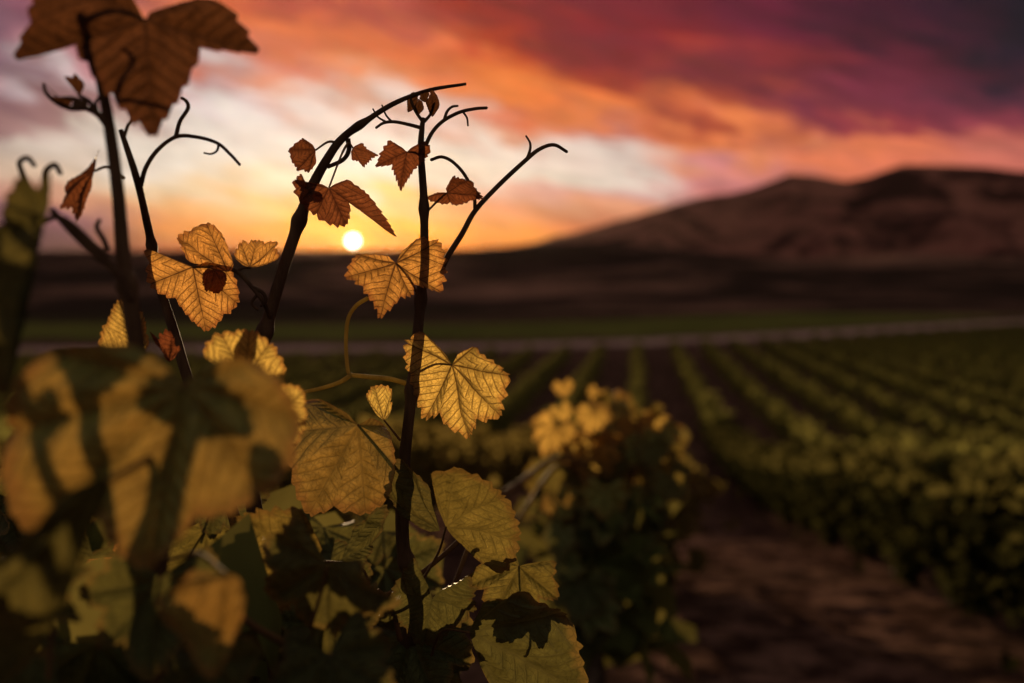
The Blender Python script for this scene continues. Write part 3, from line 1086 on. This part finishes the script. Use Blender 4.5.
def tendril(par, root, paths, mat='tendril'):
    specs = []
    for p in paths:
        a, b = px_tube(p)
        specs.append((a, b, 0))
    return tube_obj('tendril', specs, M[mat], par, root)


def q(path, d, r0, r1):
    """(px,py) list at depth d with radius from r0 to r1 px"""
    n = len(path)
    return [(p[0], p[1], (p[2] if len(p) > 2 else d), r0 + (r1 - r0) * k / (n - 1)) for k, p in enumerate(path)]


# ---- shoot D (centre, sharp)
baseB = rootB + [0, 0, 1.05]


def from_base(path, base, r_last=None):
    """continue a pixel path down to the cordon: returns 3D pts & radii"""
    pts, radii = px_tube(path)
    e = pts[-1]
    pts = pts + [e * .5 + base * .5 + np.array([0, .01, .02]), base]
    radii = radii + [radii[-1] * 1.1, radii[-1] * 1.15]
    return pts, radii


def shoot_to_base(thing, root, base, path, nodes, extra=(), mat='stem'):
    pts, radii = from_base(path, base)
    specs = [(pts, radii, nodes)]
    for e in extra:
        p_, r_ = px_tube(e)
        specs.append((p_, r_, 0))
    return tube_obj('shoot', specs, M[mat], thing, root)


dD = .89
sD = shoot_to_base(B, rootB, baseB, [(423, 118, dD, 2.6), (421, 150, dD, 3.6), (424, 200, dD, 4.4), (424, 255, dD, 5.0), (419, 320, dD, 5.6), (411, 400, dD, 6.2), (404, 470, dD + .01, 7), (403, 540, dD + .02, 7.5), (413, 620, dD + .04, 8)], 9,
                   extra=[q([(423, 122), (416, 112), (411, 100), (412, 96)], dD, 1.8, 1.2), q([(424, 122), (430, 115), (434, 104)], dD, 1.8, 1.2)])
tendril(sD, rootB, [q([(425, 147), (432, 133), (442, 122), (458, 113), (474, 109), (487, 108)], dD, 2.2, 1.5), q([(444, 121), (447, 112), (452, 107), (458, 106)], dD, 1.7, 1.1), q([(463, 112), (467, 118), (468, 126)], dD, 1.2, .9)], 'stem')
tendril(sD, rootB, [q([(421, 128), (410, 125), (395, 122), (384, 123), (376, 128)], dD, 2.0, 1.3), q([(392, 122), (386, 115), (382, 105)], dD, 1.2, .8), q([(386, 122), (378, 117), (373, 109)], dD, 1.2, .8)], 'stem')
tendril(sD, rootB, [q([(440, 273, .90), (448, 256, .90), (462, 234, .90), (475, 211, .90), (498, 186, .90), (526, 160, .90), (540, 149, .90), (554, 145, .90), (567, 152, .90)], .90, 3.2, 1.6),
                    q([(527, 159), (530, 150), (530, 143), (526, 136)], .90, 1.7, 1.0), q([(475, 211), (474, 196), (466, 177), (454, 163), (442, 157), (431, 160)], .90, 1.9, 1.6)], 'stem')
tendril(sD, rootB, [q([(368, 298, .87), (356, 306, .87), (348, 320, .87), (346, 345, .87), (348, 370, .87), (351, 375, .87)], .87, 2.1, 1.9), q([(351, 375, .87), (340, 382, .87), (322, 388, .87), (298, 393, .86)], .87, 2.4, 1.8),
                    q([(351, 375, .87), (370, 377, .87), (390, 379, .88), (408, 384, .89)], .87, 2.3, 2.5)])


def TL(par, root, mat, d, J, pts, seed, **kw):
    return traced_leaf(par, root, mat, d, J, pts, seed, **kw)


Z0 = rootB
TL(sD, Z0, 'young', .875, (407, 152), [(403, 148), (390, 140), (382, 150), (375, 167), (391, 165), (400, 191), (413, 170), (428, 155), (430, 148), (424, 141), (411, 148)], 1, tilt=(.3, .2), att=(422, 160), att_d=dD, pet_r=.0009, tooth=.09, bulge=.02)
TL(sD, Z0, 'young', .88, (447, 193), [(446, 188), (453, 177), (461, 175), (473, 178), (479, 187), (485, 198), (470, 199), (450, 203), (440, 201), (426, 197), (438, 191)], 2, tilt=(-.3, 1.1), att=(425, 214), att_d=dD, pet_r=.0009, tooth=.09, bulge=.05)
TL(sD, Z0, 'amber', .865, (396, 263), [(388, 256), (356, 256), (347, 266), (343, 280), (358, 291), (378, 320), (398, 300), (411, 296), (413, 287), (441, 292), (441, 270), (436, 244), (426, 243), (418, 238), (402, 252)], 3,
   tilt=(.55, -.35), att=(421, 300), att_d=dD, pet_r=.001, tooth=.075, bulge=.03, rings=40, quilt=.016)
TL(sD, Z0, 'gold', .865, (452, 365), [(446, 356), (423, 331), (412, 337), (407, 343), (413, 372), (427, 417), (443, 411), (470, 437), (483, 415), (503, 414), (506, 399), (510, 375), (500, 360), (474, 347), (458, 354)], 4,
   tilt=(-.45, .35), att=(414, 372), att_d=dD, pet_r=.001, tooth=.07, bulge=.05, rings=44, quilt=.018)
TL(sD, Z0, 'gold', .90, (384, 420), [(376, 415), (366, 397), (369, 390), (375, 386), (383, 387), (391, 393), (390, 402), (391, 412), (387, 418)], 5, tilt=(.5, -.3), att=(400, 440), att_d=.9, pet_r=.0009)
TL(sD, Z0, 'olive', .86, (446, 527), [(438, 508), (431, 473), (442, 465), (456, 464), (480, 472), (503, 492), (512, 510), (517, 540), (508, 558), (498, 574), (478, 560), (456, 541), (449, 532)], 6,
   tilt=(.35, .5), att=(410, 600), att_d=.92, rings=36, bulge=.06, tooth=.045, quilt=.02)
TL(sD, Z0, 'dark', .87, (440, 531), [(437, 517), (432, 490), (420, 471), (403, 457), (394, 470), (391, 497), (404, 510), (416, 522), (431, 531)], 7, tilt=(-.8, .4), rings=28, quilt=.02)
TL(sD, Z0, 'green', .85, (469, 632), [(474, 622), (484, 603), (500, 592), (520, 590), (546, 598), (566, 614), (573, 640), (580, 690), (560, 722), (520, 740), (480, 665)], 8,
   tilt=(.5, .7), att=(430, 660), att_d=.92, rings=32, bulge=.05, tooth=.04, quilt=.02)
TL(sD, Z0, 'dark', .88, (432, 600), [(440, 588), (468, 570), (472, 590), (470, 612), (450, 622), (425, 640), (405, 625), (392, 590), (400, 570), (415, 560), (428, 585)], 9, tilt=(.2, 1.0), rings=24)
# buds at the tip
for k, (x_, y_, w_, h_, r_) in enumerate([(431, 104, 8, 15, .2), (411, 103, 7, 12, -.5), (424, 97, 6, 8, .7), (418, 108, 5, 9, 0)]):
    ca, sa = math.cos(r_), math.sin(r_)
    rt = lambda a, b: (x_ + a * ca * w_ + b * sa * h_ * .6, y_ + b * ca * h_ - a * sa * w_)
    TL(sD, Z0, 'umber', dD, rt(0, .9), [rt(.2, .8), rt(.9, .3), rt(.8, 0), rt(.6, -.7), rt(.3, -.8), rt(-.1, -1), rt(-.5, -.7), rt(-.8, -.2), rt(-.3, .7)], 20 + k, tilt=(.8, .2), wave=.2, rings=12, tooth=.03)

# ---- shoot C (leaning, sharp)
dC = .89
sC = shoot_to_base(B, rootB, baseB, [(466, 84, dC, 1.6), (430, 90, dC, 2.2), (395, 103, dC, 2.8), (366, 121, dC, 3.4), (344, 137, dC, 4.6), (330, 155, dC, 5.0), (311, 190, dC, 5.8), (294, 238, dC, 6.4), (277, 290, dC, 7.0), (262, 345, dC, 7.6), (250, 400, dC + .02, 9), (250, 480, dC + .04, 9)], 8,
                   extra=[q([(348, 139), (349, 150), (343, 160), (328, 167)], dC, 2.6, 2.0)])
TL(sC, Z0, 'young', .88, (316, 150), [(313, 145), (303, 138), (296, 141), (289, 150), (289, 160), (297, 171), (301, 170), (308, 173), (315, 162)], 31, tilt=(.9, .2), att=(338, 143), att_d=dC, pet_r=.0011, tooth=.06, bulge=.03)
TL(sC, Z0, 'young', .885, (353, 148), [(355, 146), (362, 143), (367, 149), (378, 155), (371, 158), (363, 167), (358, 161), (352, 160), (351, 152)], 32, tilt=(.4, .3), att=(347, 141), att_d=dC, pet_r=.001, tooth=.10, bulge=0)
TL(sC, Z0, 'young', .87, (329, 188), [(322, 184), (294, 180), (297, 196), (316, 214), (324, 220), (346, 224), (350, 204), (394, 234), (371, 198), (348, 180), (335, 184)], 33, tilt=(.3, .4), att=(349, 142), att_d=dC, pet_r=.001, tooth=.06, bulge=.07, wave=.10, rings=34, quilt=.025)
TL(sC, Z0, 'young', .865, (312, 190), [(306, 186), (300, 176), (296, 177), (292, 184), (296, 190), (300, 200), (310, 203), (322, 200), (319, 193)], 34, tilt=(1.2, -.4), wave=.15, tooth=.09)

# ---- lateral cluster left of shoot C
dL = .87
sL = shoot(B, rootB, [(272, 322, .89, 2.4), (264, 303, dL, 2.2), (252, 287, dL, 2.2), (238, 272, dL, 2.4), (222, 267, dL, 2.3), (205, 266, dL, 2.0), (193, 267, dL - .005, 1.5)],
           extra=[q([(252, 287), (262, 292), (266, 300), (261, 306)], dL, 2.2, 1.6), q([(258, 294), (252, 303), (258, 310)], dL, 1.8, 1.3), q([(236, 272), (243, 268), (251, 268)], dL, 1.8, 1.2)])
TL(sL, Z0, 'amber', .865, (193, 267), [(181, 262), (147, 248), (150, 262), (151, 284), (177, 298), (206, 331), (225, 314), (238, 303), (238, 285), (229, 268), (206, 262)], 41, tilt=(.2, .1), rings=40, tooth=.05, bulge=.10, quilt=.02)
TL(sL, Z0, 'amber', .86, (228, 272), [(218, 268), (190, 262), (184, 251), (178, 238), (192, 233), (208, 227), (222, 235), (233, 262), (232, 270)], 42, tilt=(-.1, -.8), rings=28, tooth=.05, bulge=.10, quilt=.02, wave=.09)
TL(sL, Z0, 'young', .85, (215, 270), [(208, 268), (203, 275), (204, 282), (209, 290), (216, 291), (224, 288), (226, 280), (226, 273), (221, 269)], 43, tilt=(.3, .9), wave=.15)
TL(sL, Z0, 'amber', .875, (250, 267), [(243, 266), (235, 257), (238, 250), (241, 243), (249, 245), (257, 240), (265, 246), (278, 246), (275, 254), (278, 262), (262, 267)], 44, tilt=(.2, -.7), tooth=.09, rings=26)

# ---- shoot A2 behind the thick one, with forked tendril
dB = .80
sB = shoot_to_base(B, rootB, baseB, [(121, 130, dB, 2.6), (128, 150, dB, 3.4), (139, 185, dB, 4.2), (150, 235, .87, 4.6), (160, 285, .89, 5.0), (174, 330, .89, 5.6), (190, 385, .89, 6.2), (215, 450, .90, 6.6)], 5)
tendril(sB, Z0, [q([(141, 186), (146, 168), (158, 150), (176, 137), (196, 137), (217, 143), (230, 154), (240, 165)], dB, 2.4, 1.5), q([(176, 137), (180, 122), (188, 109), (187, 102), (182, 98)], dB, 2.2, 1.7),
                 q([(219, 144), (217, 151), (211, 154), (204, 153)], dB, 1.3, .9)], 'stem')
tendril(sB, Z0, [q([(124, 138), (128, 126), (132, 119), (128, 108), (121, 98)], .76, 1.8, 1.2)], 'stem')
TL(sB, Z0, 'young', .73, (95, 171), [(97, 165), (100, 149), (86, 168), (67, 183), (59, 192), (56, 206), (66, 206), (74, 224), (92, 187)], 45, tilt=(1.2, .5), att=(124, 178), att_d=.78, tooth=.07, bulge=0)
# golden leaf behind the thick shoot, and the crumpled dry one
TL(sB, Z0, 'gold', .78, (135, 352), [(128, 352), (100, 345), (104, 325), (120, 300), (130, 310), (142, 318), (144, 335), (148, 348), (140, 352)], 46, tilt=(.8, -.3))
TL(sB, Z0, 'young', .82, (170, 362), [(163, 358), (150, 332), (156, 337), (164, 328), (168, 340), (176, 352), (174, 358)], 47, tilt=(1., .5), wave=.3, tooth=.1)
TL(sB, Z0, 'gold', .72, (245, 378), [(228, 374), (204, 356), (212, 344), (222, 336), (235, 336), (250, 333), (262, 340), (270, 345), (279, 358), (285, 374), (262, 380)], 48, tilt=(.1, -.5), att=(225, 440), att_d=.82, rings=32, quilt=.03, tooth=.06)
TL(sB, Z0, 'gold', .70, (280, 415), [(276, 404), (280, 385), (292, 384), (303, 392), (302, 405), (305, 420), (300, 434), (292, 446), (280, 425)], 49, tilt=(.6, .2))
# the broad leaf curled over at its top
TL(sD, Z0, 'heart', .84, (358, 425, 0), [(348, 414, .01), (318, 399, .075), (303, 403, .075), (290, 432, .02), (293, 472), (310, 516), (335, 509), (366, 514), (388, 500), (395, 466, .01), (392, 442, .02), (384, 425, .06), (370, 418, .02)], 50,
   tilt=(.1, .25), att=(402, 470), att_d=.9, rings=40, bulge=.08, tooth=.035, quilt=.018)
TL(sD, Z0, 'olive', .80, (318, 560), [(322, 548), (300, 505), (270, 500), (236, 514), (228, 545), (234, 590), (262, 600), (300, 626), (311, 602), (326, 590), (325, 572)], 51, tilt=(.2, .3), att=(370, 640), att_d=.9, rings=34, quilt=.03)
TL(sD, Z0, 'dark', .84, (342, 560), [(345, 550), (352, 530), (360, 522), (376, 508), (378, 522), (370, 545), (362, 560), (352, 575), (347, 568)], 52, tilt=(1.2, -.6), wave=.1)
TL(sD, Z0, 'gold', .82, (312, 590), [(306, 588), (296, 598), (300, 606), (296, 620), (304, 624), (318, 618), (320, 604), (322, 594), (317, 588)], 53, tilt=(.2, .3))
TL(sB, Z0, 'amber', .86, (120, 560), [(112, 556), (88, 560), (92, 575), (100, 588), (112, 582), (130, 592), (140, 578), (146, 562), (134, 552), (122, 540), (114, 548)], 54, tilt=(.1, .2))
TL(sB, Z0, 'amber', .86, (100, 600), [(96, 600), (90, 612), (96, 616), (100, 622), (106, 614), (114, 604), (108, 597)], 55, tilt=(.1, .2))

# ---- the nearest vine, far out of focus
baseA = rootA + [0, 0, 1.05]
sA = shoot_to_base(A_, rootA, baseA, [(88, 20, .60, 4.5), (97, 60, .61, 5.4), (109, 120, .62, 6.5), (118, 190, .62, 7.4), (124, 260, .62, 8.4), (134, 320, .62, 10), (146, 400, .62, 9.5), (160, 520, .62, 9.5)], 4,
                   extra=[q([(109, 128), (98, 114), (86, 108), (74, 104)], .66, 3.6, 2.6), q([(96, 112), (90, 102), (80, 96)], .66, 2.6, 2.0), q([(84, 108), (70, 108), (56, 102), (46, 92), (44, 84)], .66, 3.0, 1.6), q([(98, 113), (96, 103), (101, 97), (106, 101)], .66, 1.8, 1.2),
                          q([(52, 210), (72, 232), (92, 252), (116, 272), (132, 300)], .60, 3.2, 4.2), q([(40, 224), (58, 217), (76, 228), (100, 252), (124, 280)], .60, 2.6, 3.6),
                          q([(108, 252), (104, 240), (97, 228), (100, 220)], .62, 3.2, 2.2)])
ZA = rootA
TL(sA, ZA, 'umber', .60, (145, 20), [(150, 12), (200, -2), (226, 6), (259, 54), (203, 50), (154, 137), (76, 46), (18, 62), (34, 26), (48, -30), (128, -14)], 61, tilt=(.2, .15), att=(92, 26), att_d=.6, rings=34, tooth=.05, bulge=.05, pet_r=.0015,
   label='dark red-brown top leaf')
for k, (J, a, b, c) in enumerate([((60, 98), (42, 82), (50, 90), (56, 96)), ((78, 94), (66, 78), (76, 74), (84, 84)), ((70, 100), (48, 96), (56, 104), (66, 108))]):
    TL(sA, ZA, 'umber', .66, J, [(J[0] - 2, J[1] - 2), a, ((a[0] + b[0]) / 2 + 2, (a[1] + b[1]) / 2 + 2), b, ((c[0] + b[0]) / 2, (c[1] + b[1]) / 2), c, (J[0] + 2, J[1] + 2)], 62 + k, tilt=(.6, .3), wave=.2, att=(86, 105), att_d=.66)
TL(sA, ZA, 'dark', .50, (46, 218), [(50, 206), (50, 172), (38, 188), (22, 176), (4, 222), (-90, 260), (-60, 330), (12, 388), (20, 300), (30, 266), (42, 230)], 66, tilt=(.3, .2), rings=26, bulge=.10, att=(40, 224), att_d=.6)
tendril(sA, ZA, [q([(30, 190), (22, 172), (20, 162), (28, 158), (35, 166)], .62, 3.0, 2.2), q([(46, 190), (46, 172), (55, 165), (61, 174)], .62, 3.4, 2.4)], 'stem')
TL(sA, ZA, 'heart', .50, (184, 386), [(178, 377), (135, 346), (95, 344), (50, 352), (20, 388), (12, 432), (16, 490), (36, 532), (100, 492), (150, 565), (200, 513), (262, 492), (291, 465), (303, 418), (290, 382), (255, 360), (226, 356), (206, 366), (190, 378)], 67,
   tilt=(.05, .1), att=(160, 520), att_d=.58, rings=40, bulge=.08, tooth=.03, wave=.09, pet_r=.002, label='large heart-shaped blurred green leaf')
TL(sA, ZA, 'dark', .44, (108, 480), [(104, 476), (70, 492), (30, 520), (-10, 560), (-50, 610), (-90, 690), (-20, 680), (40, 655), (60, 600), (92, 530), (110, 492)], 68, tilt=(.5, .9), att=(165, 545), att_d=.58, rings=24, bulge=.03, pet_r=.002)
TL(sA, ZA, 'heart', .50, (228, 576), [(216, 574), (194, 571), (178, 584), (157, 598), (186, 632), (218, 664), (236, 630), (246, 598), (243, 585), (239, 578), (232, 574)], 69, tilt=(.2, .5), att=(170, 560), att_d=.57, rings=24)
tube_obj('shoot', [px_tube(q([(225, 600, .62), (255, 626, .62), (300, 652, .64), (352, 692, .68), (420, 760, .75)], .6, 4, 5)) + (2,)], M['petiole'], A_, rootA)

# pink leaf stalks low in the centre
tendril(sD, Z0, [q([(365, 602, .93), (400, 588, .93), (440, 558, .93), (470, 530, .94)], .9, 2.2, 2.6), q([(440, 612, .96), (456, 580, .97), (468, 548, .98)], .9, 2.2, 2.4), q([(378, 590, .88), (392, 605, .89), (400, 640, .9)], .9, 2, 2.6)], 'petiole')

# ---- undergrowth leaves of both front vines
rf = random.Random(2024)
for k in range(74):
    px = rf.uniform(-40, 520)
    py = 490 + 400 * rf.random() ** 1.2
    if py < 560 and px > 420:
        continue
    d_ = rf.uniform(.93, 1.25)
    O = P(px, py, d_)
    mat = rf.choice(['dark', 'dark', 'green', 'green', 'olive'])
    nrm = (rf.uniform(-.9, .9), -1, rf.uniform(-.6, 1.2))
    free_leaf(sD, Z0, mat, O, rf.uniform(.042, .075), nrm, (rf.uniform(-.8, .8), 0, -1), 3000 + k, rings=14, dens=.8, quilt=.03, wave=.1,
              pet=O + np.array([rf.uniform(-.03, .03), rf.uniform(.0, .04), -rf.uniform(.03, .07)]))
for k in range(46):
    px = rf.uniform(-220, 330)
    py = rf.uniform(560, 1000)
    d_ = rf.uniform(.52, .85)
    O = P(px, py, d_)
    nrm = (rf.uniform(-.9, .9), -1, rf.uniform(-.4, 1.4))
    free_leaf(sA, ZA, rf.choice(['dark', 'green', 'green']), O, rf.uniform(.035, .06), nrm, (rf.uniform(-.8, .8), 0, -1), 4000 + k, rings=12, dens=.7, quilt=.03, wave=.1,
              pet=O + np.array([rf.uniform(-.03, .03), rf.uniform(.0, .04), -rf.uniform(.03, .07)]))
# the inner foliage of the two front vines, too dense to count
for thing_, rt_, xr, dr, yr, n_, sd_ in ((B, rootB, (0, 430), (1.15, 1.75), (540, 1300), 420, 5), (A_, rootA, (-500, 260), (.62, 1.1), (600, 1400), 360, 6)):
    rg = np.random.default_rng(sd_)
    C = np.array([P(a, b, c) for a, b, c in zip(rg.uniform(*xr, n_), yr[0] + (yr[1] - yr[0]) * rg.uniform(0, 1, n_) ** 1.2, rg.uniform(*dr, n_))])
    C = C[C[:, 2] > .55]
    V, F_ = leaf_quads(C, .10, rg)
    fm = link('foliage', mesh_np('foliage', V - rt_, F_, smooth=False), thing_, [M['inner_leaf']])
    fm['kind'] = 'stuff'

# haze added for glow round the sun: one closed box round the whole scene
hm = bpy.data.materials.new('haze_air')
hm.use_nodes = True
ht = NT(hm.node_tree)
ht.n.clear()
ho = ht.new('ShaderNodeOutputMaterial')
hv = ht.new('ShaderNodeVolumePrincipled')
hv.inputs['Density'].default_value = HAZE_D
hv.inputs['Color'].default_value = (.9, .75, .68, 1)
hv.inputs['Anisotropy'].default_value = .86
ht.l.new(hv.outputs[0], ho.inputs['Volume'])
V = np.array([(x, y, z) for z in (-12, 700) for x, y in ((-5200, -1500), (5200, -1500), (5200, 5800), (-5200, 5800))], float)
Fh = np.array([[0, 3, 2, 1], [4, 5, 6, 7], [0, 1, 5, 4], [1, 2, 6, 5], [2, 3, 7, 6], [3, 0, 4, 7]])
hz = link('haze', mesh_np('haze', V, Fh, smooth=False), None, [hm])
hz['kind'] = 'stuff'
